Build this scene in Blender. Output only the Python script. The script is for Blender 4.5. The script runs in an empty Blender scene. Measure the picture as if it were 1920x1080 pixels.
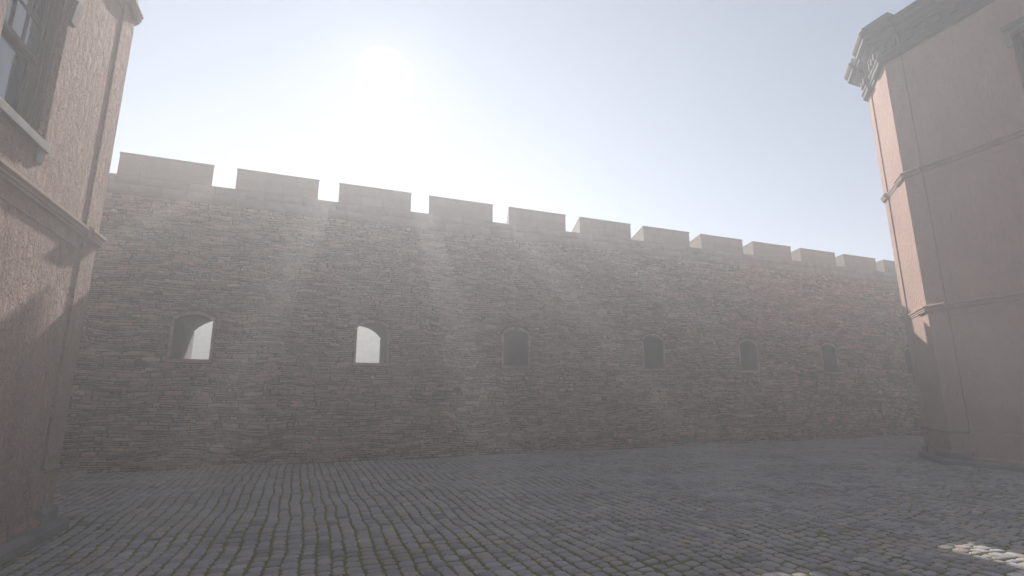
import bpy, bmesh, math, random
import numpy as np
from mathutils import Matrix, Vector

random.seed(7)
rng = np.random.default_rng(7)
rad = math.radians
scene = bpy.context.scene
COL = scene.collection

# ------------------------------------------------------------------ light
SUN_EL, SUN_AZ = rad(33.4), rad(6.3)          # azimuth from +Y towards +X
SUN_DIR = Vector((math.sin(SUN_AZ) * math.cos(SUN_EL), math.cos(SUN_AZ) * math.cos(SUN_EL), math.sin(SUN_EL)))
SKY_STRENGTH = 0.043
SKY_VEIL = 0.124
SUN_STRENGTH = 5.0
EXPOSURE = 0.87
HAZE = 0.0125
HAZE_G = 0.43

# ------------------------------------------------------------------ helpers
def link(o, parent=None):
    COL.objects.link(o)
    if parent: o.parent = parent
    return o

def tag(o, label=None, cat=None, group=None, kind=None):
    if label: o['label'] = label
    if cat: o['category'] = cat
    if group: o['group'] = group
    if kind: o['kind'] = kind
    return o

def empty(name, loc=(0, 0, 0)):
    o = bpy.data.objects.new(name, None)
    o.location = loc
    o.empty_display_size = 0.3
    return link(o)

class MB:
    """collects polygons, becomes one mesh object"""
    def __init__(s): s.v = []; s.f = []; s.m = []; s.t = []
    def poly(s, pts, m=0, t=0.5):
        i = len(s.v); s.v += [tuple(p) for p in pts]
        s.f.append(list(range(i, i + len(pts)))); s.m.append(m); s.t.append(t)
    def hexa(s, p, m=0, t=0.5):
        """8 points: bottom ring 0-3 (ccw from above), top ring 4-7"""
        i = len(s.v); s.v += [tuple(q) for q in p]
        for f in ((3, 2, 1, 0), (4, 5, 6, 7), (0, 1, 5, 4), (1, 2, 6, 5), (2, 3, 7, 6), (3, 0, 4, 7)):
            s.f.append([i + k for k in f]); s.m.append(m); s.t.append(t)
    def box(s, a, b, m=0, t=0.5):
        x0, x1 = sorted((a[0], b[0])); y0, y1 = sorted((a[1], b[1])); z0, z1 = sorted((a[2], b[2]))
        s.hexa([(x0, y0, z0), (x1, y0, z0), (x1, y1, z0), (x0, y1, z0),
                (x0, y0, z1), (x1, y0, z1), (x1, y1, z1), (x0, y1, z1)], m, t)
    def build(s, name, mats, parent=None, xf=None, weld=False, bevel=0, smooth=False):
        me = bpy.data.meshes.new(name)
        vs = [xf(*p) for p in s.v] if xf else s.v
        me.from_pydata(vs, [], s.f)
        if not isinstance(mats, (list, tuple)): mats = [mats]
        for m in mats: me.materials.append(m)
        me.polygons.foreach_set('material_index', s.m)
        a = me.attributes.new('tint', 'FLOAT', 'FACE'); a.data.foreach_set('value', s.t)
        if weld:
            bm = bmesh.new(); bm.from_mesh(me)
            bmesh.ops.remove_doubles(bm, verts=bm.verts, dist=1e-4)
            bmesh.ops.recalc_face_normals(bm, faces=bm.faces)
            bm.to_mesh(me); bm.free()
        if smooth: me.polygons.foreach_set('use_smooth', [True] * len(me.polygons))
        o = bpy.data.objects.new(name, me)
        link(o, parent)
        if bevel:
            b = o.modifiers.new('bevel', 'BEVEL'); b.width = bevel; b.segments = 2; b.limit_method = 'ANGLE'; b.angle_limit = rad(35)
        return o

def np_mesh(name, V, loops, counts, mats, mi, tint, parent=None, smooth=False):
    me = bpy.data.meshes.new(name)
    me.vertices.add(len(V)); me.vertices.foreach_set('co', np.asarray(V, np.float32).ravel())
    counts = np.asarray(counts, np.int32); loops = np.asarray(loops, np.int32)
    me.loops.add(len(loops)); me.loops.foreach_set('vertex_index', loops)
    me.polygons.add(len(counts))
    starts = np.concatenate([[0], np.cumsum(counts)[:-1]]).astype(np.int32)
    me.polygons.foreach_set('loop_start', starts); me.polygons.foreach_set('loop_total', counts)
    for m in mats: me.materials.append(m)
    me.polygons.foreach_set('material_index', np.asarray(mi, np.int32))
    if smooth: me.polygons.foreach_set('use_smooth', np.ones(len(counts), bool))
    me.update(calc_edges=True)
    a = me.attributes.new('tint', 'FLOAT', 'FACE'); a.data.foreach_set('value', np.asarray(tint, np.float32))
    me.validate()
    o = bpy.data.objects.new(name, me)
    return link(o, parent)

def wob(n, amp, wl, seed):
    """smooth 2-D noise from random plane waves"""
    r = np.random.default_rng(seed)
    k = r.normal(size=(n, 2)); k /= np.linalg.norm(k, axis=1)[:, None]
    k *= (2 * np.pi / (wl * r.uniform(0.6, 1.7, n)))[:, None]
    ph = r.uniform(0, 6.28, n)
    return lambda x, y: amp * np.sqrt(2 / n) * sum(np.sin(k[i, 0] * x + k[i, 1] * y + ph[i]) for i in range(n))

# ------------------------------------------------------------------ materials
def new_mat(name, rough=0.9, spec=0.25):
    m = bpy.data.materials.new(name); m.use_nodes = True
    nt = m.node_tree; b = nt.nodes['Principled BSDF']
    b.inputs['Roughness'].default_value = rough
    b.inputs['Specular IOR Level'].default_value = spec
    return m, nt, b

def N(nt, typ, **kw):
    n = nt.nodes.new(typ)
    for k, v in kw.items():
        if k.startswith('i_'):
            n.inputs[k[2:].replace('_', ' ')].default_value = v
        else: setattr(n, k, v)
    return n

def noise(nt, vec, scale, detail=4, rough=0.55, dist=0.0):
    n = N(nt, 'ShaderNodeTexNoise'); n.inputs['Scale'].default_value = scale
    n.inputs['Detail'].default_value = detail; n.inputs['Roughness'].default_value = rough
    n.inputs['Distortion'].default_value = dist
    nt.links.new(vec, n.inputs['Vector']); return n.outputs['Fac']

def ramp(nt, fac, stops):
    r = N(nt, 'ShaderNodeValToRGB'); e = r.color_ramp.elements
    while len(e) < len(stops): e.new(0.5)
    for k, (p, c) in enumerate(stops):
        e[k].position = p; e[k].color = (*c, 1) if len(c) == 3 else c
    nt.links.new(fac, r.inputs['Fac']); return r.outputs['Color']

def mapping(nt, scale=(1, 1, 1)):
    g = N(nt, 'ShaderNodeNewGeometry'); mp = N(nt, 'ShaderNodeMapping')
    mp.inputs['Scale'].default_value = scale
    nt.links.new(g.outputs['Position'], mp.inputs['Vector']); return mp.outputs['Vector']

def mixc(nt, fac, a, b, mode='MIX'):
    m = N(nt, 'ShaderNodeMix', data_type='RGBA', blend_type=mode)
    for sock, val in ((0, fac), (6, a), (7, b)):
        if hasattr(val, 'links'): nt.links.new(val, m.inputs[sock])
        elif sock == 0: m.inputs[0].default_value = val
        else: m.inputs[sock].default_value = (*val, 1)
    return m.outputs[2]

def bump(nt, b, h, dist, strength=1.0, prev=None):
    n = N(nt, 'ShaderNodeBump'); n.inputs['Strength'].default_value = strength
    n.inputs['Distance'].default_value = dist
    nt.links.new(h, n.inputs['Height'])
    if prev: nt.links.new(prev, n.inputs['Normal'])
    nt.links.new(n.outputs['Normal'], b.inputs['Normal']); return n.outputs['Normal']

def attr(nt, name='tint'):
    a = N(nt, 'ShaderNodeAttribute'); a.attribute_name = name; return a.outputs['Fac']

def mul(nt, a, b, op='MULTIPLY'):
    m = N(nt, 'ShaderNodeMath', operation=op)
    for i, v in enumerate((a, b)):
        if hasattr(v, 'links'): nt.links.new(v, m.inputs[i])
        else: m.inputs[i].default_value = v
    return m.outputs[0]

def mat_plaster(name, k, gain):
    m, nt, b = new_mat(name, 0.95, 0.15)
    G = lambda c: tuple(v * gain for v in c)
    p = mapping(nt); ps = mapping(nt, (1, 1, 0.43)); pl = mapping(nt, (1, 1, 0.22))
    big = noise(nt, p, 0.7, 5, 0.6); streak = noise(nt, pl, 2.2, 4, 0.6); fine = noise(nt, ps, 26, 5, 0.65)
    c = ramp(nt, big, [(0.3, G((0.38, 0.252, 0.216))), (0.52, G((0.44, 0.29, 0.245))), (0.75, G((0.48, 0.325, 0.273)))])
    c = mixc(nt, mul(nt, ramp(nt, streak, [(0.5, (0, 0, 0)), (0.72, (1, 1, 1))]), 0.35), c, (0.28, 0.205, 0.178))
    c = mixc(nt, mul(nt, fine, 0.25), c, (0.25, 0.175, 0.145))
    nt.links.new(c, b.inputs['Base Color'])
    h1 = noise(nt, ps, 10.5, 4, 0.62, 0.9); h2 = noise(nt, ps, 46, 4, 0.65)
    n1 = bump(nt, b, h1, 0.26 * k, 1.0); bump(nt, b, h2, 0.03 * k, 1.0, n1)
    return m

def mat_trim(name, ca, cb, bumpd=0.004):
    m, nt, b = new_mat(name, 0.85, 0.25)
    p = mapping(nt)
    c = ramp(nt, noise(nt, p, 2.3, 6, 0.62), [(0.3, ca), (0.7, cb)])
    nt.links.new(c, b.inputs['Base Color'])
    bump(nt, b, noise(nt, p, 60, 4, 0.6), bumpd, 0.8); return m

def mat_rubble():
    m, nt, b = new_mat('rubble_stone', 0.95, 0.15)
    p = mapping(nt); ps = mapping(nt, (1, 1, 2.4))
    t = attr(nt)
    c = ramp(nt, t, [(0.0, (0.15, 0.136, 0.126)), (0.25, (0.32, 0.255, 0.22)), (0.5, (0.46, 0.348, 0.295)),
                     (0.75, (0.51, 0.385, 0.32)), (0.9, (0.51, 0.315, 0.25)), (1.0, (0.61, 0.51, 0.435))])
    patch = ramp(nt, noise(nt, p, 0.55, 4, 0.6), [(0.45, (0, 0, 0)), (0.6, (1, 1, 1))])
    c = mixc(nt, mul(nt, patch, 0.5), c, (0.53, 0.345, 0.285))
    dk = ramp(nt, noise(nt, ps, 1.3, 5, 0.65), [(0.5, (0, 0, 0)), (0.7, (1, 1, 1))])
    c = mixc(nt, mul(nt, dk, 0.62), c, (0.185, 0.162, 0.146))
    fine = noise(nt, ps, 14, 5, 0.7)
    c = mixc(nt, 0.55, c, ramp(nt, fine, [(0.3, (0.25, 0.25, 0.25)), (0.7, (0.75, 0.75, 0.75))]), 'OVERLAY')
    nt.links.new(c, b.inputs['Base Color'])
    n1 = bump(nt, b, fine, 0.06, 1.0); bump(nt, b, noise(nt, ps, 60, 4, 0.65), 0.012, 1.0, n1)
    return m

def mat_mortar():
    m, nt, b = new_mat('old_mortar', 1.0, 0.1)
    p = mapping(nt)
    c = ramp(nt, noise(nt, p, 1.1, 5, 0.6), [(0.35, (0.045, 0.04, 0.036)), (0.65, (0.11, 0.097, 0.085))])
    nt.links.new(c, b.inputs['Base Color'])
    bump(nt, b, noise(nt, p, 40, 4, 0.6), 0.01); return m

def mat_ashlar():
    m, nt, b = new_mat('weathered_ashlar', 0.95, 0.15)
    p = mapping(nt); pv = mapping(nt, (1, 1, 0.3))
    t = attr(nt)
    c = ramp(nt, t, [(0.0, (0.20, 0.172, 0.153)), (0.5, (0.235, 0.20, 0.176)), (1.0, (0.27, 0.23, 0.20))])
    st = ramp(nt, noise(nt, pv, 3.0, 5, 0.65), [(0.48, (0, 0, 0)), (0.72, (1, 1, 1))])
    c = mixc(nt, mul(nt, st, 0.5), c, (0.16, 0.142, 0.126))
    gr = ramp(nt, noise(nt, p, 1.4, 4, 0.6), [(0.55, (0, 0, 0)), (0.75, (1, 1, 1))])
    c = mixc(nt, mul(nt, gr, 0.35), c, (0.20, 0.195, 0.15))
    nt.links.new(c, b.inputs['Base Color'])
    n1 = bump(nt, b, noise(nt, p, 11, 5, 0.65), 0.02, 0.8); bump(nt, b, noise(nt, p, 55, 3, 0.6), 0.005, 0.9, n1)
    return m

def mat_sett():
    m, nt, b = new_mat('granite_sett', 0.8, 0.3)
    p = mapping(nt); t = attr(nt)
    c = ramp(nt, t, [(0.0, (0.15, 0.148, 0.158)), (0.3, (0.245, 0.24, 0.254)), (0.6, (0.30, 0.292, 0.303)),
                     (0.82, (0.30, 0.265, 0.238)), (0.93, (0.33, 0.272, 0.226)), (1.0, (0.42, 0.40, 0.385))])
    dirt = ramp(nt, noise(nt, p, 0.9, 5, 0.62), [(0.42, (0, 0, 0)), (0.7, (1, 1, 1))])
    c = mixc(nt, mul(nt, dirt, 0.45), c, (0.15, 0.138, 0.12))
    sp = noise(nt, p, 45, 4, 0.7)
    c = mixc(nt, 0.45, c, ramp(nt, sp, [(0.3, (0.3, 0.3, 0.3)), (0.7, (0.7, 0.7, 0.7))]), 'OVERLAY')
    nt.links.new(c, b.inputs['Base Color'])
    n1 = bump(nt, b, noise(nt, p, 16, 3, 0.6), 0.012, 0.8); bump(nt, b, sp, 0.005, 0.8, n1)
    return m

def mat_joint():
    m, nt, b = new_mat('mossy_joint', 1.0, 0.1)
    p = mapping(nt)
    f = ramp(nt, noise(nt, p, 1.6, 6, 0.65), [(0.3, (0, 0, 0)), (0.52, (1, 1, 1))])
    soil = ramp(nt, noise(nt, p, 9, 4, 0.6), [(0.3, (0.035, 0.03, 0.024)), (0.7, (0.075, 0.066, 0.05))])
    moss = ramp(nt, noise(nt, p, 24, 4, 0.7), [(0.3, (0.062, 0.074, 0.010)), (0.7, (0.165, 0.185, 0.026))])
    nt.links.new(mixc(nt, f, soil, moss), b.inputs['Base Color'])
    bump(nt, b, noise(nt, p, 70, 4, 0.7), 0.02); return m

def mat_moss():
    m, nt, b = new_mat('joint_grass_blade', 0.8, 0.2)
    c = ramp(nt, attr(nt), [(0.0, (0.05, 0.065, 0.014)), (0.6, (0.095, 0.115, 0.022)), (1.0, (0.16, 0.16, 0.045))])
    nt.links.new(c, b.inputs['Base Color']); return m

def mat_glass():
    m, nt, b = new_mat('window_glass', 0.04, 0.6)
    b.inputs['Base Color'].default_value = (0.04, 0.055, 0.08, 1)
    p = mapping(nt); bump(nt, b, noise(nt, p, 2.5, 2, 0.4), 0.004, 0.5); return m

M_ROUGH = mat_plaster('rough_plaster', 1.0, 1.16)
M_FINE = mat_plaster('smooth_plaster', 0.2, 0.84)
M_TRIM = mat_trim('painted_moulding', (0.27, 0.187, 0.155), (0.35, 0.243, 0.20))
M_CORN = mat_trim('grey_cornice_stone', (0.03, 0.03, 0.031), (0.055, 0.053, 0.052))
M_FRAME = mat_trim('painted_wood', (0.062, 0.057, 0.054), (0.09, 0.083, 0.078), 0.002)
M_SILL = mat_trim('sill_stone', (0.13, 0.123, 0.118), (0.195, 0.183, 0.174))
M_BASE = mat_trim('base_stone', (0.15, 0.14, 0.137), (0.21, 0.195, 0.188))
M_RUBBLE, M_MORTAR, M_ASHLAR = mat_rubble(), mat_mortar(), mat_ashlar()
M_SETT, M_JOINT, M_GRASS, M_GLASS = mat_sett(), mat_joint(), mat_moss(), mat_glass()
M_SURR = mat_trim('dressed_surround', (0.20, 0.175, 0.155), (0.275, 0.238, 0.212), 0.02)
M_REVEAL = mat_trim('grey_reveal_stone', (0.15, 0.148, 0.14), (0.22, 0.212, 0.20), 0.012)
M_PALE = mat_trim('pale_limestone', (0.58, 0.55, 0.49), (0.72, 0.69, 0.63), 0.01)

# ------------------------------------------------------------------ ground
WALL_Y = 15.24
swell = wob(8, 0.016, 2.6, 5)
def build_ground():
    gx = np.concatenate([[-85, -40, -20, -12], np.arange(-9.4, 25, 0.2), [30, 45, 100]])
    gy = np.concatenate([[-60, -25, -8, -3], np.arange(-1.8, 15.8, 0.2), [18, 30, 60, 110]])
    X, Y = np.meshgrid(gx, gy); inside = (X > -9.5) & (X < 25) & (Y > -1.9) & (Y < 15.8)
    Z = np.where(inside, swell(X, Y) - 0.011, -0.03)
    V = np.stack([X, Y, Z], 2).reshape(-1, 3); nx, ny = len(gx), len(gy)
    i = (np.arange(ny - 1)[:, None] * nx + np.arange(nx - 1)[None]).ravel()
    L = np.stack([i, i + 1, i + nx + 1, i + nx], 1).ravel()
    return np_mesh('ground', V, L, np.full(len(i), 4), [M_JOINT], np.zeros(len(i)), np.full(len(i), .5), smooth=True)
ground = build_ground(); tag(ground, 'mossy earth bed under the grey cobbles', kind='structure')

def build_setts():
    X0, X1, Y0, Y1 = -9.0, 24.5, -1.5, WALL_Y - 0.02
    q = []; h = []; til = []
    x = X0
    while x < X1:
        w = random.uniform(0.145, 0.185)
        y = Y0 + random.uniform(0, .1)
        while y < Y1:
            l = random.choice((0.10, 0.12, 0.13, 0.15, 0.17, 0.2)) * random.uniform(0.9, 1.15)
            q.append((x, x + w, y, min(y + l, Y1))); y += l
        x += w
    q = np.array(q); n = len(q)
    gx = rng.uniform(0.008, 0.017, (n, 2)); gy = rng.uniform(0.004, 0.011, (n, 2))
    xa, xb = q[:, 0] + gx[:, 0], q[:, 1] - gx[:, 1]; ya, yb = q[:, 2] + gy[:, 0], q[:, 3] - gy[:, 1]
    yb = np.maximum(yb, ya + 0.03)
    r = np.minimum(0.03, 0.3 * np.minimum(xb - xa, yb - ya))
    def ring(ins):
        a, b, c, d = xa + ins, xb - ins, ya + ins, yb - ins
        k = r * 0.75
        xs = np.stack([a + k, b - k, b, b, b - k, a + k, a, a], 1)
        ys = np.stack([c, c, c + k, d - k, d, d, d - k, c + k], 1)
        return xs, ys
    jit = rng.normal(0, 0.0045, (n, 8, 2))
    wx = wob(10, 0.010, 1.1, 3); wy = wob(10, 0.012, 0.7, 4); wz = swell
    wx2 = wob(8, 0.03, 4.5, 13)
    hz = rng.normal(0.0, 0.0035, n); tx = rng.normal(0, 0.02, n); ty = rng.normal(0, 0.022, n)
    cx, cy = (xa + xb) / 2, (ya + yb) / 2
    P = []
    for ins, z in ((0.0, -0.06), (0.001, -0.008), (0.014, 0.001)):
        xs, ys = ring(ins); xs = xs + jit[:, :, 0]; ys = ys + jit[:, :, 1]
        zz = z + hz[:, None] + (tx[:, None] * (xs - cx[:, None]) + ty[:, None] * (ys - cy[:, None]))
        X = xs + wx(xs, ys) + wx2(xs, ys); Y = ys + wy(xs, ys)
        X = np.clip(X, -30, 60); Y = np.minimum(Y, Y1)
        P.append(np.stack([X, Y, zz + wz(cx, cy)[:, None]], 2))
    V = np.concatenate(P, 1).reshape(-1, 3)          # 24 verts per sett
    base = np.arange(n) * 24
    faces = []
    for lev in (0, 8):
        for k in range(8):
            k2 = (k + 1) % 8
            faces.append([lev + k, lev + k2, lev + 8 + k2, lev + 8 + k])
    fq = np.array(faces)
    loops = np.concatenate([fq.ravel(), np.arange(16, 24)])
    L = (base[:, None] + loops[None, :]).ravel()
    counts = np.tile(np.array([4] * 16 + [8]), n)
    tint = np.repeat(rng.beta(1.7, 1.7, n), 17)
    return np_mesh('cobblestones', V, L, counts, [M_SETT], np.zeros(len(counts)), tint)
cob = build_setts(); tag(cob, 'worn grey cobblestones laid in wavy columns up to the wall', kind='structure')

def build_joint_grass():
    n = 26000
    wd = wob(14, 1.0, 0.55, 21)
    x = rng.uniform(-3, 14, n * 3); y = rng.uniform(2.6, 9.5, n * 3)
    keep = (wd(x, y) > 0.75) & (rng.uniform(0, 1, n * 3) < np.clip(1.5 - y / 8, 0.1, 1)); x = x[keep][:n]; y = y[keep][:n]; n = len(x)
    a = rng.uniform(0, 6.28, n); hh = rng.uniform(0.008, 0.024, n); w = rng.uniform(0.003, 0.006, n)
    lx, ly = rng.normal(0, .012, n), rng.normal(0, .012, n)
    z0 = swell(x, y) - 0.02
    A = np.stack([x - w * np.cos(a), y - w * np.sin(a), z0 * np.ones(n)], 1)
    B = np.stack([x + w * np.cos(a), y + w * np.sin(a), z0 * np.ones(n)], 1)
    C = np.stack([x + lx, y + ly, z0 + 0.014 + hh], 1)
    V = np.stack([A, B, C], 1).reshape(-1, 3)
    return np_mesh('joint_grass', V, np.arange(3 * n), np.full(n, 3), [M_GRASS], np.zeros(n), rng.uniform(0, 1, n))
jg = build_joint_grass(); tag(jg, 'short green grass and moss growing in the joints between cobbles', 'grass', kind='stuff')

# ------------------------------------------------------------------ fortress wall
Z_SILL, Z_TOP, Z_RUB = 7.39, 8.0, 6.86
T = 1.9
XW0, XW1 = -12.4, 33.2
PER, MW, MX0 = 2.722, 2.155, -4.90
OP = sorted([-3.19 + 14.34 * k for k in (0, 1, 2)] + [1.31 + 14.34 * k for k in (0, 1, 2)] + [5.81 + 14.34 * k for k in (-1, 0, 1)])
OW, OZ0, OZS, OZC = 0.86, 2.67, 3.67, 3.83
BEX, BZS, BZC = 0.46, 3.97, 4.40        # the embrasure widens and rises to the back
TW = 5.2
def arch(x0, w=OW, zs=OZS, zc=OZC, n=10):
    s = zc - zs; R = (w * w / 4 + s * s) / (2 * s); cx, cz = x0 + w / 2, zc - R
    a = math.asin(w / 2 / R)
    return [(cx + R * math.sin(-a + 2 * a * k / n), cz + R * math.cos(-a + 2 * a * k / n)) for k in range(n + 1)]

fort = empty('fortress_wall', (10, WALL_Y, 0))
tag(fort, 'long grey brown battlemented rubble stone wall with small arched openings behind the cobbled street', 'wall', kind='thing')
def fx(x, y, z): return (x - 10, y - WALL_Y, z)

core = MB()
YF, YB = WALL_Y + 0.03, WALL_Y + TW
xs = [XW0]
for o in OP: xs += [o, o + OW]
xs.append(XW1)
def barch(a): return arch(a - BEX, OW + 2 * BEX, BZS, BZC)
for k in range(len(xs) - 1):
    a, b = xs[k], xs[k + 1]
    for (Y, flip, m) in ((YF, 0, 0), (YB, 1, 1)):
        e = BEX if m else 0
        def P_(pts, m=m, Y=Y, flip=flip):
            q = [(x, Y, z) for x, z in pts]
            core.poly(q[::-1] if flip else q, m)
        if k % 2 == 0:
            a2, b2 = (a + e if k else a), (b - e if k < len(xs) - 2 else b)
            P_([(a2, 0), (b2, 0), (b2, Z_SILL), (a2, Z_SILL)])
        else:
            P_([(a - e, 0), (b + e, 0), (b + e, OZ0), (a - e, OZ0)])
            A = barch(a) if m else arch(a); P_(A + [(b + e, Z_SILL), (a - e, Z_SILL)])
    if k % 2 == 1:
        A = [(a, OZ0)] + arch(a) + [(b, OZ0)]; B = [(a - BEX, OZ0)] + barch(a) + [(b + BEX, OZ0)]
        yy = [YF + (YB - YF) * t for t in (0, .08, .15, .24, .33, .44, .56, .7, .85, 1)]
        def pt(i, y):
            t = (y - YF) / (YB - YF); f, g_ = A[i % len(A)], B[i % len(A)]
            return (f[0] + (g_[0] - f[0]) * t, y, f[1] + (g_[1] - f[1]) * t)
        for i in range(len(A)):
            for j in range(len(yy) - 1):
                core.poly([pt(i, yy[j]), pt(i, yy[j + 1]), pt(i + 1, yy[j + 1]), pt(i + 1, yy[j])], 3, random.random())
core.poly([(XW0, YF, Z_SILL), (XW1, YF, Z_SILL), (XW1, YB, Z_SILL), (XW0, YB, Z_SILL)], 1)
core.poly([(XW0, YF, 0), (XW0, YF, Z_SILL), (XW0, YB, Z_SILL), (XW0, YB, 0)], 1)
core.poly([(XW1, YF, 0), (XW1, YB, 0), (XW1, YB, Z_SILL), (XW1, YF, Z_SILL)], 1)

# rubble stones and the ashlar band: every stone a small jittered block standing out of the mortar
def clear(a, b, z0, z1):
    """stone interval minus the dressed surrounds of the openings"""
    out = [(a, b)]
    if z1 > OZ0 - 0.10 and z0 < OZC + 0.09:
        for o in OP:
            lo, hi = o - 0.08, o + OW + 0.08
            if z0 > OZS:                      # above the springing the surround follows the arch
                f = max(0.0, min(1.0, (z0 - OZS) / (OZC + 0.08 - OZS))); c = (lo + hi) / 2
                hw = (hi - lo) / 2 * math.sqrt(max(0, 1 - f * f * 0.9)); lo, hi = c - hw, c + hw
            nx = []
            for (p, q) in out:
                if q <= lo or p >= hi: nx.append((p, q)); continue
                if p < lo: nx.append((p, lo))
                if q > hi: nx.append((hi, q))
            out = nx
    return [(p, q) for p, q in out if q - p > 0.05]

S = []      # x0,x1,z0,z1,proj,kind
z = 0.0
while z < Z_RUB:
    hgt = random.choice((0.045, 0.05, 0.06, 0.065, 0.075, 0.09, 0.12)) * random.uniform(0.9, 1.1)
    z1 = min(z + hgt, Z_RUB)
    if Z_RUB - z1 < 0.04: z1 = Z_RUB
    x = XW0 - random.uniform(0, .2)
    while x < XW1:
        L = random.choice((0.10, 0.14, 0.18, 0.23, 0.28, 0.34, 0.44)) * random.uniform(0.85, 1.2) * (0.75 + 2.6 * hgt)
        za, zb = z, z1
        for (p, q) in clear(max(x, XW0), min(x + L, XW1), za, zb):
            if zb - za > 0.085 and random.random() < 0.35:
                m = za + (zb - za) * random.uniform(0.35, 0.65)
                S.append((p, q, za, m, random.uniform(-.004, .045), 0)); S.append((p, q, m, zb, random.uniform(-.004, .045), 0))
            else: S.append((p, q, za, zb, random.uniform(-.004, .048), 0))
        x += L
    z = z1
for (za, zb) in ((Z_RUB, Z_RUB + 0.285), (Z_RUB + 0.285, Z_SILL)):
    x = XW0
    while x < XW1:
        L = random.uniform(0.4, 0.75); S.append((x, min(x + L, XW1), za, zb - (0.001 if zb == Z_SILL else 0), random.uniform(.022, .03), 1)); x += L
S = np.array(S); n = len(S)
kind = S[:, 5].astype(int)
gap = np.where(kind == 0, rng.uniform(0.003, 0.011, n) + 0.010 * (rng.uniform(0, 1, n) > .6), 0.0016)
x0, x1, z0, z1 = S[:, 0] + gap, S[:, 1] - gap, S[:, 2] + gap * 0.9, S[:, 3] - gap * 0.9
x1 = np.maximum(x1, x0 + 0.03); z1 = np.maximum(z1, z0 + 0.02)
u = np.array([0, .5, 1, 1, .5, 0]); v = np.array([0, 0, 0, 1, 1, 1])
jx = rng.normal(0, 1, (n, 6)) * np.where(kind == 0, 0.010, 0.001)[:, None]
jz = rng.normal(0, 1, (n, 6)) * np.where(kind == 0, np.minimum(0.011, 0.10 * (z1 - z0)), 0.0008)[:, None]
PX = x0[:, None] + (x1 - x0)[:, None] * u + jx; PZ = z0[:, None] + (z1 - z0)[:, None] * v + jz
wz = wob(10, 0.020, 1.1, 31); wz2 = wob(8, 0.02, 3.4, 32)
k0 = (kind == 0)[:, None]
fade = np.clip((Z_RUB - PZ) / 0.3, 0, 1) * np.clip(PZ / 0.3, 0, 1)
for o in OP:
    dx = np.maximum(np.maximum(o - 0.15 - PX, PX - (o + OW + 0.15)), 0); dz = np.maximum(np.maximum(OZ0 - .16 - PZ, PZ - OZC - .17), 0)
    fade = fade * np.clip(np.hypot(dx, dz) / 0.4, 0, 1)
PZ = PZ + np.where(k0, (wz(PX, PZ) + wz2(PX, PZ)) * fade, 0)
proj = S[:, 4]
tl = rng.normal(0, 0.006, (n, 6)) * (kind == 0)[:, None]
ctrx, ctrz = PX.mean(1)[:, None], PZ.mean(1)[:, None]
ins = np.where(kind == 0, 0.009, 0.004)[:, None]
IX = PX + np.sign(ctrx - PX) * np.minimum(ins, np.abs(ctrx - PX)); IZ = PZ + np.sign(ctrz - PZ) * np.minimum(ins, 0.4 * np.abs(ctrz - PZ))
Yo = np.full((n, 6), WALL_Y + 0.045); Ym = WALL_Y + 0.03 - np.maximum(0.006, proj[:, None] * 0.7 + tl); Yi = WALL_Y + 0.03 - np.maximum(0.010, proj[:, None] + 0.004 + tl)
P = np.concatenate([np.stack([PX, Yo, PZ], 2), np.stack([PX, Ym, PZ], 2), np.stack([IX, Yi, IZ], 2)], 1)
P[:, :, 0] -= 10; P[:, :, 1] -= WALL_Y
P[:, :, 2] = np.maximum(P[:, :, 2], 0.002)
V = P.reshape(-1, 3)
fl = []
for lev in (0, 6):
    for k in range(6):
        k2 = (k + 1) % 6; fl.append([lev + k, lev + k2, lev + 6 + k2, lev + 6 + k])
lp = np.concatenate([np.array(fl).ravel(), np.arange(12, 18)])
Ls = ((np.arange(n) * 18)[:, None] + lp[None]).ravel()
cs = np.tile(np.array([4] * 12 + [6]), n)
tint = np.repeat(np.where(kind == 0, rng.beta(1.15, 1.15, n), rng.uniform(.3, .7, n)), 13)
ms = np.repeat(np.where(kind == 0, 1, 2), 13)
# join the core polygons
nv = len(V)
cv = np.array([fx(*p) for p in core.v])
Lc = np.concatenate([np.array(f) + nv for f in core.f]); cc = np.array([len(f) for f in core.f])
mc = np.where(np.array(core.m) == 0, 0, np.where(np.array(core.m) == 3, 3, 2))
np_mesh('masonry', np.concatenate([V, cv]), np.concatenate([Ls, Lc]), np.concatenate([cs, cc]),
        [M_MORTAR, M_RUBBLE, M_ASHLAR, M_REVEAL], np.concatenate([ms, mc]), np.concatenate([tint, np.array(core.t)]), fort)

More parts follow.
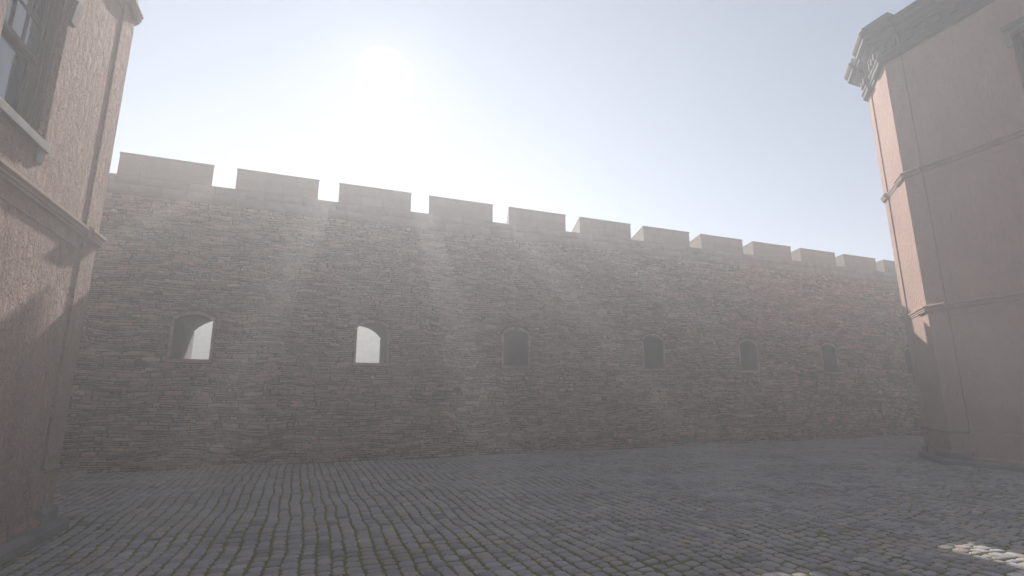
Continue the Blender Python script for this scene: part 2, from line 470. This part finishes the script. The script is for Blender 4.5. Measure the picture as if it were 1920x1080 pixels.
# dressed surrounds, one per opening
def surround(o):
    s = MB(); yf = WALL_Y + 0.004; yb = WALL_Y + 0.045; w = 0.07; gp = 0.004
    def blk(pts):
        t = random.uniform(.15, .6); pts = [(x, z) for x, z in pts]
        f = [(x, yf + random.uniform(0, .004), z) for x, z in pts]; y = f[0][1]; f = [(x, y, z) for x, z in pts]; bk = [(x, yb, z) for x, z in pts]
        s.poly(f, 0, t)
        for i in range(len(pts)):
            j = (i + 1) % len(pts); s.poly([f[j], f[i], bk[i], bk[j]], 0, t)
    c0 = o; c1 = o + OW
    for (a, b) in ((c0 - w, c0), (c1, c1 + w)):
        z = OZ0
        while z < OZS - 0.01:
            zz = min(z + random.uniform(0.22, 0.34), OZS)
            if OZS - zz < 0.1: zz = OZS
            blk([(a, z + gp), (b, z + gp), (b, zz - gp), (a, zz - gp)]); z = zz
    xm = c0 + OW * random.uniform(.35, .6)
    blk([(c0 - w, OZ0 - .09), (xm - gp, OZ0 - .09), (xm - gp, OZ0 - gp), (c0 - w, OZ0 - gp)])
    blk([(xm + gp, OZ0 - .09), (c1 + w, OZ0 - .09), (c1 + w, OZ0 - gp), (xm + gp, OZ0 - gp)])
    n = 7; A = arch(o, n=n)
    sg = OZC - OZS; R = (OW * OW / 4 + sg * sg) / (2 * sg); cx, cz = o + OW / 2, OZC - R
    def out(p):
        d = math.hypot(p[0] - cx, p[1] - cz); k = (d + w + .01) / d; return (cx + (p[0] - cx) * k, cz + (p[1] - cz) * k)
    for i in range(n):
        p, q = A[i], A[i + 1]; P1, Q1 = out(p), out(q); e = 0.025
        lerp = lambda a, b, t: (a[0] + (b[0] - a[0]) * t, a[1] + (b[1] - a[1]) * t)
        blk([lerp(p, q, e), lerp(p, q, 1 - e), lerp(P1, Q1, 1 - e), lerp(P1, Q1, e)])
    s.build('window_surround', M_RUBBLE, fort, xf=fx)
for o in OP: surround(o)

# merlons: two courses of long blocks right through the parapet, narrowing to the back
SPL = 0.34
def merlon(xa):
    s = MB(); xb = xa + MW; D = T
    zc = [Z_SILL + 0.002, Z_SILL + 0.27, Z_TOP - .06, Z_TOP]
    for c in range(3):
        za, zb = zc[c] + (0.003 if c else 0), zc[c + 1]
        k = random.choice((3, 4)) if c < 2 else 3
        cut = [0] + sorted((i + random.uniform(-.2, .2)) / k for i in range(1, k)) + [1]
        dp = [0, .32, .68, 1] if c != 1 else [0, .5, 1]
        gp = 0.0018
        ov = 0.012 if c == 2 else 0
        for i in range(len(cut) - 1):
            for j in range(len(dp) - 1):
                f = random.uniform(0, .006)
                def pt(ux, dy):
                    y = D * dy; l = xa + SPL * y - ov; r = xb - SPL * y + ov
                    return (l + (r - l) * ux, WALL_Y - ov + f * (dy == 0) + y)
                e0, e1 = (cut[i] + gp / MW if i else 0), (cut[i + 1] - gp / MW if i < len(cut) - 2 else 1)
                d0, d1 = dp[j] + (gp / D if j else 0), dp[j + 1] - (gp / D if j < len(dp) - 2 else 0)
                q = [pt(e0, d0), pt(e1, d0), pt(e1, d1), pt(e0, d1)]
                jz = random.uniform(0, .004) if c == 2 else 0
                s.hexa([(a, b, za) for a, b in q] + [(a, b, zb - jz) for a, b in q], 0, random.uniform(.3, .7))
    s.build('merlon', M_ASHLAR, fort, xf=fx, bevel=0.005)
k = -2
while MX0 + k * PER + MW < XW1:
    merlon(MX0 + k * PER); k += 1

# pale wall glimpsed through the openings
pw = empty('boundary_wall', (8, 44, 0))
tag(pw, 'pale limestone wall glimpsed through the two leftmost arched openings', 'wall', kind='thing')
b = MB()
z = 0
while z < 9.2:
    h_ = 0.42; x = -30 - random.uniform(0, .5)
    while x < 46:
        L = random.uniform(.7, 1.3); b.box((x - 8, 0 + random.uniform(0, .012), z), (x + L - .008 - 8, .6, z + h_ - .008), 0, random.random()); x += L
    z += h_
b.build('blockwork', M_PALE, pw)
b = MB(); b.box((-38.6, -.06, z), (38.9, .66, z + .18)); b.build('coping', M_PALE, pw)

# ------------------------------------------------------------------ corner houses
def sweep(mb, path, prof, caps=(False, False), m=0):
    """path: plan points (u,v); outward is to the right of travel; prof: (offset, z)"""
    n = len(path); nr = []
    for i in range(n - 1):
        du, dv = path[i + 1][0] - path[i][0], path[i + 1][1] - path[i][1]; L = math.hypot(du, dv)
        nr.append((dv / L, -du / L))
    rows = []
    for i in range(n):
        if i == 0: o = nr[0]
        elif i == n - 1: o = nr[-1]
        else:
            a, c = nr[i - 1], nr[i]; k = 1 + a[0] * c[0] + a[1] * c[1]; o = ((a[0] + c[0]) / k, (a[1] + c[1]) / k)
        rows.append([(path[i][0] + o[0] * d, path[i][1] + o[1] * d, z) for d, z in prof])
    for i in range(n - 1):
        for j in range(len(prof) - 1):
            mb.poly([rows[i][j], rows[i + 1][j], rows[i + 1][j + 1], rows[i][j + 1]], m)
    if caps[0]: mb.poly(rows[0][::-1], m)
    if caps[1]: mb.poly(rows[-1], m)
    return rows

CH = 1.35
def along(t):                      # point on the chamfer, metres from the street corner
    return (-t / math.sqrt(2), t / math.sqrt(2))
CHL = CH * math.sqrt(2)

def house(name, label, x0, y0, sgn, wins, M_PLASTER, joint):
    """u: out towards the street, v: along the street (0 at the corner)"""
    root = tag(empty(name, (x0, y0, 0)), label, 'house')
    xf = lambda u, v, z: (sgn * u, v, z)
    V0, U1, ZT = -19.0, -9.0, 12.2
    full = [(0, V0), (0, 0), (-CH, CH), (U1, CH)]
    near = [(0, -0.45), (0, 0), (-CH, CH), (-CH - 0.4, CH)]
    nearA = [(0, -0.45), (0, 0), along(0.62)]
    farB = [along(CHL - 0.34), (-CH, CH), (-CH - 0.4, CH)]
    # walls with window holes
    w = MB()
    panes, wins = wins, wins + [(-0.453 - joint, -0.453, 0.5, 11.34)]      # the last hole is the open joint beside the corner pilaster
    vs = sorted({V0, 0.0} | {a for a, b_, c, d in wins} | {b_ for a, b_, c, d in wins})
    zs = sorted({0.0, ZT} | {c for a, b_, c, d in wins} | {d for a, b_, c, d in wins})
    for i in range(len(vs) - 1):
        for j in range(len(zs) - 1):
            vm, zm = (vs[i] + vs[i + 1]) / 2, (zs[j] + zs[j + 1]) / 2
            if any(a < vm < b_ and c < zm < d for a, b_, c, d in wins): continue
            w.poly([(0, vs[i], zs[j]), (0, vs[i + 1], zs[j]), (0, vs[i + 1], zs[j + 1]), (0, vs[i], zs[j + 1])])
    RD = 0.13
    for a, b_, c, d in wins:
        for p, q in (((a, c), (b_, c)), ((b_, c), (b_, d)), ((b_, d), (a, d)), ((a, d), (a, c))):
            w.poly([(0, p[0], p[1]), (0, q[0], q[1]), (-RD, q[0], q[1]), (-RD, p[0], p[1])])
    ja, jb, jc, jd = wins[-1]; w.poly([(-RD, ja, jc), (-RD, jb, jc), (-RD, jb, jd), (-RD, ja, jd)])
    w.poly([(0, 0, 0), (-CH, CH, 0), (-CH, CH, ZT), (0, 0, ZT)])
    w.poly([(-CH, CH, 0), (U1, CH, 0), (U1, CH, ZT), (-CH, CH, ZT)])
    w.poly([(U1, CH, 0), (U1, V0, 0), (U1, V0, ZT), (U1, CH, ZT)])
    w.poly([(U1, V0, 0), (0, V0, 0), (0, V0, ZT), (U1, V0, ZT)])
    w.poly([(0, V0, ZT), (0, 0, ZT), (-CH, CH, ZT), (U1, CH, ZT), (U1, V0, ZT)])
    # the inside of each window: a dark box behind the glass keeps daylight out
    w.build('wall', M_PLASTER, root, xf=xf, weld=True)
    # plinth, step
    s = MB()
    sweep(s, full, [(-.01, .005), (.21, .005), (.21, .10), (.19, .13), (-.01, .15)])
    s.build('base_step', M_BASE, root, xf=xf, weld=True)
    s = MB()
    sweep(s, full, [(-.01, .14), (.075, .14), (.075, .20), (.022, .24), (.022, .78), (.008, .80), (-.01, .80)])
    s.build('plinth', M_PLASTER, root, xf=xf, weld=True)
    # pilaster round the corner
    s = MB()
    cap = (True, True)
    sweep(s, near, [(-.01, .15), (.017, .15), (.017, 11.33), (-.01, 11.33)], cap)
    sweep(s, farB, [(.01, .15), (.05, .15), (.05, 11.33), (.01, 11.33)], cap)
    s.build('pilaster', M_PLASTER, root, xf=xf, weld=True)
    s = MB()
    for pth, e in ((near, 0), (farB, .045)):
        sweep(s, pth, [(.0, .142), (.085 + e, .142), (.085 + e, .28), (.06 + e, .32), (.035 + e, .33), (.0, .33)], cap)
        sweep(s, pth, [(.0, .775), (.034 + e, .775), (.048 + e, .79), (.048 + e, .815), (.03 + e, .83), (.0, .83)], cap)
    s.build('pilaster_base', M_BASE, root, xf=xf, weld=True)
    # string courses
    for zb in (3.86, 7.66):
        s = MB()
        pr = lambda e: [(-.01, zb + .01), (.034 + e, zb + .02), (.034 + e, zb + .06), (.05 + e, zb + .065),
                        (.05 + e, zb + .095), (.034 + e, zb + .10), (.066 + e, zb + .13), (.066 + e, zb + .165), (.02 + e, zb + .19), (-.01, zb + .20)]
        sweep(s, full, [(-.01, zb - .17), (.009, zb - .168), (.009, zb - .15), (-.01, zb - .148)])
        sweep(s, full, pr(0))
        sweep(s, nearA, pr(.045), cap)
        sweep(s, farB, pr(.08), cap)
        s.build('string_course', M_TRIM, root, xf=xf, weld=True)
    # cornice
    s = MB()
    def cp(e, dz=0, zt=0):
        return [(-.01, 11.32), (.07 + e, 11.32), (.07 + e, 11.42), (.10 + e, 11.45), (.10 + e, 11.52), (.055 + e, 11.55), (.055 + e, 11.84),
                (.12 + e, 11.87), (.12 + e, 11.93), (.20 + e, 11.98), (.24 + e, 12.05), (.24 + e, 12.09), (.39 + e, 12.10), (.39 + e, 12.19),
                (.42 + e, 12.20), (.47 + e, 12.27), (.47 + e, 12.31), (.43 + e, 12.32), (-.01, 12.36)] if not zt else \
               [(-.01, 11.30), (.07 + e, 11.30), (.07 + e, 11.42), (.10 + e, 11.45), (.10 + e, 11.52), (.055 + e, 11.55), (.055 + e, 11.84),
                (.12 + e, 11.87), (.12 + e, 11.93), (.20 + e, 11.98), (.24 + e, 12.05), (.24 + e, 12.09), (.39 + e, 12.10), (.39 + e, 12.22),
                (.42 + e, 12.23), (.47 + e, 12.31), (.47 + e, 12.38), (.38 + e, 12.40), (.38 + e, 12.52), (-.01, 12.54)]
    sweep(s, full, cp(0))
    sweep(s, [(0, -0.55), (0, 0), along(0.78)], cp(.10, 0, 1), cap)
    sweep(s, [along(CHL - 0.58), (-CH, CH), (-CH - .6, CH)], cp(.10, 0, 1), cap)
    # frieze blocks
    def frieze(o, d, nrm, L, e, k, w_, zb=11.60, zt=11.80, th=.075):
        for i in range(k):
            c = L * (i + .5) / k
            p = [(c - w_ / 2), (c + w_ / 2)]
            pts = []
            for (t, q) in ((p[0], e), (p[0], e + th), (p[1], e + th), (p[1], e)):
                pts.append((o[0] + d[0] * t + nrm[0] * q, o[1] + d[1] * t + nrm[1] * q))
            s.hexa([(a, c_, zb) for a, c_ in pts] + [(a, c_, zt) for a, c_ in pts])
    r2 = 1 / math.sqrt(2)
    frieze((0, V0), (0, 1), (1, 0), 18.4, .05, 52, .16)
    frieze((0, 0), (-r2, r2), (r2, r2), .78, .15, 3, .13)
    frieze(along(.80), (-r2, r2), (r2, r2), CHL - 1.4, .05, 2, .12)
    frieze(along(CHL - .58), (-r2, r2), (r2, r2), .58, .15, 2, .14)
    frieze((0, -0.55), (0, 1), (1, 0), .55, .15, 2, .14)
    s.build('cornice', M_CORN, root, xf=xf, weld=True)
    # windows
    for a, b_, c, d in panes:
        f = MB(); U = -RD
        # outer frame, stepped inwards
        def ringf(o, i_, u0, u1):
            (A0, A1, C0, C1), (B0, B1, D0, D1) = o, i_
            f.box((u0, A0, C0), (u1, B0, C1)); f.box((u0, B1, C0), (u1, A1, C1))
            f.box((u0, B0, C0), (u1, B1, D0)); f.box((u0, B0, D1), (u1, B1, C1))
        e1 = (a + .001, b_ - .001, c + .001, d - .001); e2 = (a + .07, b_ - .07, c + .06, d - .07); e3 = (a + .115, b_ - .115, c + .10, d - .11)
        ringf(e1, e2, U - .004, U + .055); ringf(e2, e3, U - .09, U - .002)
        mid = c + (d - c) * .49
        wo = (e3[0] + .002, e3[1] - .002, mid - .03, e3[3] - .002); wi = (e3[0] + .06, e3[1] - .06, mid + .035, e3[3] - .055)
        ringf(wo, wi, U - .062, U - .025)
        nv = 3
        for k in range(1, nv):
            y = wi[0] + (wi[1] - wi[0]) * k / nv; f.box((U - .06, y - .013, wi[2]), (U - .028, y + .013, wi[3]))
        zz = (wi[2] + wi[3]) / 2 ; f.box((U - .059, wi[0], zz - .012), (U - .030, wi[1], zz + .012))
        lo = (e3[0] + .002, e3[1] - .002, e3[2] + .002, mid + .03); li = (e3[0] + .07, e3[1] - .07, e3[2] + .085, mid - .03)
        ringf(lo, li, U - .105, U - .066)
        wn = f.build('window', M_FRAME, root, xf=xf, bevel=0.004)
        p = MB(); p.box((U - .050, wi[0] - .01, wi[2] - .01), (U - .044, wi[1] + .01, wi[3] + .01)); p.build('pane', M_GLASS, wn, xf=xf)
        p = MB(); p.box((U - .092, li[0] - .01, li[2] - .01), (U - .086, li[1] + .01, li[3] + .01)); p.build('pane', M_GLASS, wn, xf=xf)
        q = MB(); q.hexa([(-RD - .01, a - .0, c - .10), (-RD - .01, b_ + .0, c - .10), (.06, b_ + .01, c - .10), (.06, a - .01, c - .10),
                          (-RD - .01, a - .0, c + .035), (-RD - .01, b_ + .0, c + .035), (.06, b_ + .01, c + .0), (.06, a - .01, c + .0)])
        for v in (a + .02, b_ - .16):
            q.hexa([(.003, v, c - .26), (.025, v, c - .26), (.025, v + .14, c - .26), (.003, v + .14, c - .26),
                    (.003, v, c - .102), (.05, v, c - .102), (.05, v + .14, c - .102), (.003, v + .14, c - .102)])
        q.build('sill', M_SILL, wn, xf=xf, weld=True, bevel=0.006)
        h = MB()
        sweep(h, [(0, a - .10), (0, b_ + .10)], [(-.004, d + .001), (.05, d + .001), (.05, d + .12), (.10, d + .15), (.14, d + .17), (.14, d + .22), (-.004, d + .25)], cap)
        for v in (a - .085, b_ - .035):
            h.hexa([(.003, v, d - .30), (.04, v, d - .30), (.04, v + .12, d - .30), (.003, v + .12, d - .30),
                    (.003, v, d - .002), (.07, v, d - .002), (.07, v + .12, d - .002), (.003, v + .12, d - .002)])
        h.build('lintel', M_SILL, wn, xf=xf, weld=True)
    return root

def winset(right_edge, z0, z1, z2, z3, w=1.16, pitch=3.1):
    out = []
    for k in range(4):
        b_ = right_edge - k * pitch
        out += [(b_ - w, b_, z0, z1), (b_ - w, b_, z2, z3)]
    return out
house('corner_house', 'pinkish plaster house on the left with its street wall raked by the sun', -3.0, 8.98, 1, winset(-1.91, 4.57, 6.5, 8.35, 10.25), M_ROUGH, 0.042)
house('corner_house', 'pinkish plaster house on the right with sunlit chamfered corner under a grey cornice', 15.3, 8.4, -1, winset(-2.78, 4.57, 6.5, 8.35, 10.25), M_FINE, 0.012)

# ------------------------------------------------------------------ haze
hz = MB(); hz.box((-90, -65, -1.0), (105, 115, 13.2))
m = bpy.data.materials.new('haze_air'); m.use_nodes = True
nt = m.node_tree; nt.nodes.clear()
out = nt.nodes.new('ShaderNodeOutputMaterial'); pv = nt.nodes.new('ShaderNodeVolumePrincipled')
pv.inputs['Density'].default_value = HAZE; pv.inputs['Anisotropy'].default_value = HAZE_G
pv.inputs['Color'].default_value = (0.89, 0.915, 0.975, 1)
nt.links.new(pv.outputs[0], out.inputs['Volume'])
ho = hz.build('haze', m); tag(ho, 'pale sunlit haze hanging in the street', 'haze', kind='stuff')

# ------------------------------------------------------------------ world, sun, camera
wd = bpy.data.worlds.new('World'); scene.world = wd; wd.use_nodes = True
nt = wd.node_tree; bg = nt.nodes['Background']; outw = nt.nodes['World Output']
sky = nt.nodes.new('ShaderNodeTexSky'); sky.sky_type = 'NISHITA'; sky.sun_disc = False
sky.sun_elevation = SUN_EL; sky.sun_rotation = SUN_AZ
sky.air_density = 0.8; sky.dust_density = 0.0; sky.ozone_density = 1.2; sky.altitude = 0
bg.inputs['Strength'].default_value = SKY_STRENGTH
# thin high haze: the clear-sky colour warmed a little plus an even pale veil over the whole dome
warm = nt.nodes.new('ShaderNodeMix'); warm.data_type = 'RGBA'; warm.blend_type = 'MULTIPLY'; warm.inputs[0].default_value = 1
nt.links.new(sky.outputs[0], warm.inputs[6]); warm.inputs[7].default_value = (1.0, 0.96, 0.90, 1)
nt.links.new(warm.outputs[2], bg.inputs['Color'])
veil = nt.nodes.new('ShaderNodeBackground'); veil.inputs['Color'].default_value = (0.93, 0.965, 1.03, 1); veil.inputs['Strength'].default_value = SKY_VEIL
ad0 = nt.nodes.new('ShaderNodeAddShader')
nt.links.new(bg.outputs[0], ad0.inputs[0]); nt.links.new(veil.outputs[0], ad0.inputs[1])
# the sun seen through haze: a soft bright disc and its aureole round the sun's own direction
tc = nt.nodes.new('ShaderNodeTexCoord')
dt = nt.nodes.new('ShaderNodeVectorMath'); dt.operation = 'DOT_PRODUCT'
nt.links.new(tc.outputs['Generated'], dt.inputs[0]); dt.inputs[1].default_value = SUN_DIR
mr = nt.nodes.new('ShaderNodeMapRange'); mr.interpolation_type = 'SMOOTHSTEP'
mr.inputs['From Min'].default_value = math.cos(rad(3.1)); mr.inputs['From Max'].default_value = math.cos(rad(1.5))
mr.inputs['To Min'].default_value = 0; mr.inputs['To Max'].default_value = 0.45
nt.links.new(dt.outputs['Value'], mr.inputs['Value'])
bg2 = nt.nodes.new('ShaderNodeBackground'); bg2.inputs['Color'].default_value = (1, 0.985, 0.95, 1)
au = nt.nodes.new('ShaderNodeMath'); au.operation = 'POWER'; au.use_clamp = True
nt.links.new(dt.outputs['Value'], au.inputs[0]); au.inputs[1].default_value = 150
am = nt.nodes.new('ShaderNodeMath'); am.operation = 'MULTIPLY_ADD'
nt.links.new(au.outputs[0], am.inputs[0]); am.inputs[1].default_value = 0.06; nt.links.new(mr.outputs[0], am.inputs[2])
nt.links.new(am.outputs[0], bg2.inputs['Strength'])
ad = nt.nodes.new('ShaderNodeAddShader')
nt.links.new(ad0.outputs[0], ad.inputs[0]); nt.links.new(bg2.outputs[0], ad.inputs[1]); nt.links.new(ad.outputs[0], outw.inputs['Surface'])

sl = bpy.data.lights.new('sun', 'SUN'); sl.energy = SUN_STRENGTH; sl.angle = rad(0.53); sl.color = (1.0, 0.93, 0.84)
so = link(bpy.data.objects.new('sun', sl)); so.location = (5, 5, 30)
so.rotation_euler = SUN_DIR.to_track_quat('Z', 'Y').to_euler()

cam = bpy.data.cameras.new('camera'); co = link(bpy.data.objects.new('camera', cam))
pitch, yaw, roll = rad(12.0), rad(21.81), rad(-0.21)
f = Vector((math.sin(yaw) * math.cos(pitch), math.cos(yaw) * math.cos(pitch), math.sin(pitch)))
r = Vector((math.cos(yaw), -math.sin(yaw), 0)); u = r.cross(f)
r2, u2 = r * math.cos(roll) + u * math.sin(roll), u * math.cos(roll) - r * math.sin(roll)
mw = Matrix((r2, u2, -f)).transposed().to_4x4(); mw.translation = (0, 0, 1.7)
co.matrix_world = mw
cam.sensor_width = 36; cam.angle = rad(90); cam.clip_start = 0.05; cam.clip_end = 1000
scene.camera = co

scene.view_settings.view_transform = 'Standard'; scene.view_settings.look = 'None'
scene.view_settings.exposure = EXPOSURE; scene.view_settings.gamma = 1
scene.render.engine = 'CYCLES'
cy = scene.cycles
cy.use_denoising = True
cy.max_bounces = 6; cy.diffuse_bounces = 3; cy.glossy_bounces = 2; cy.volume_bounces = 1; cy.transmission_bounces = 2
cy.sample_clamp_indirect = 6
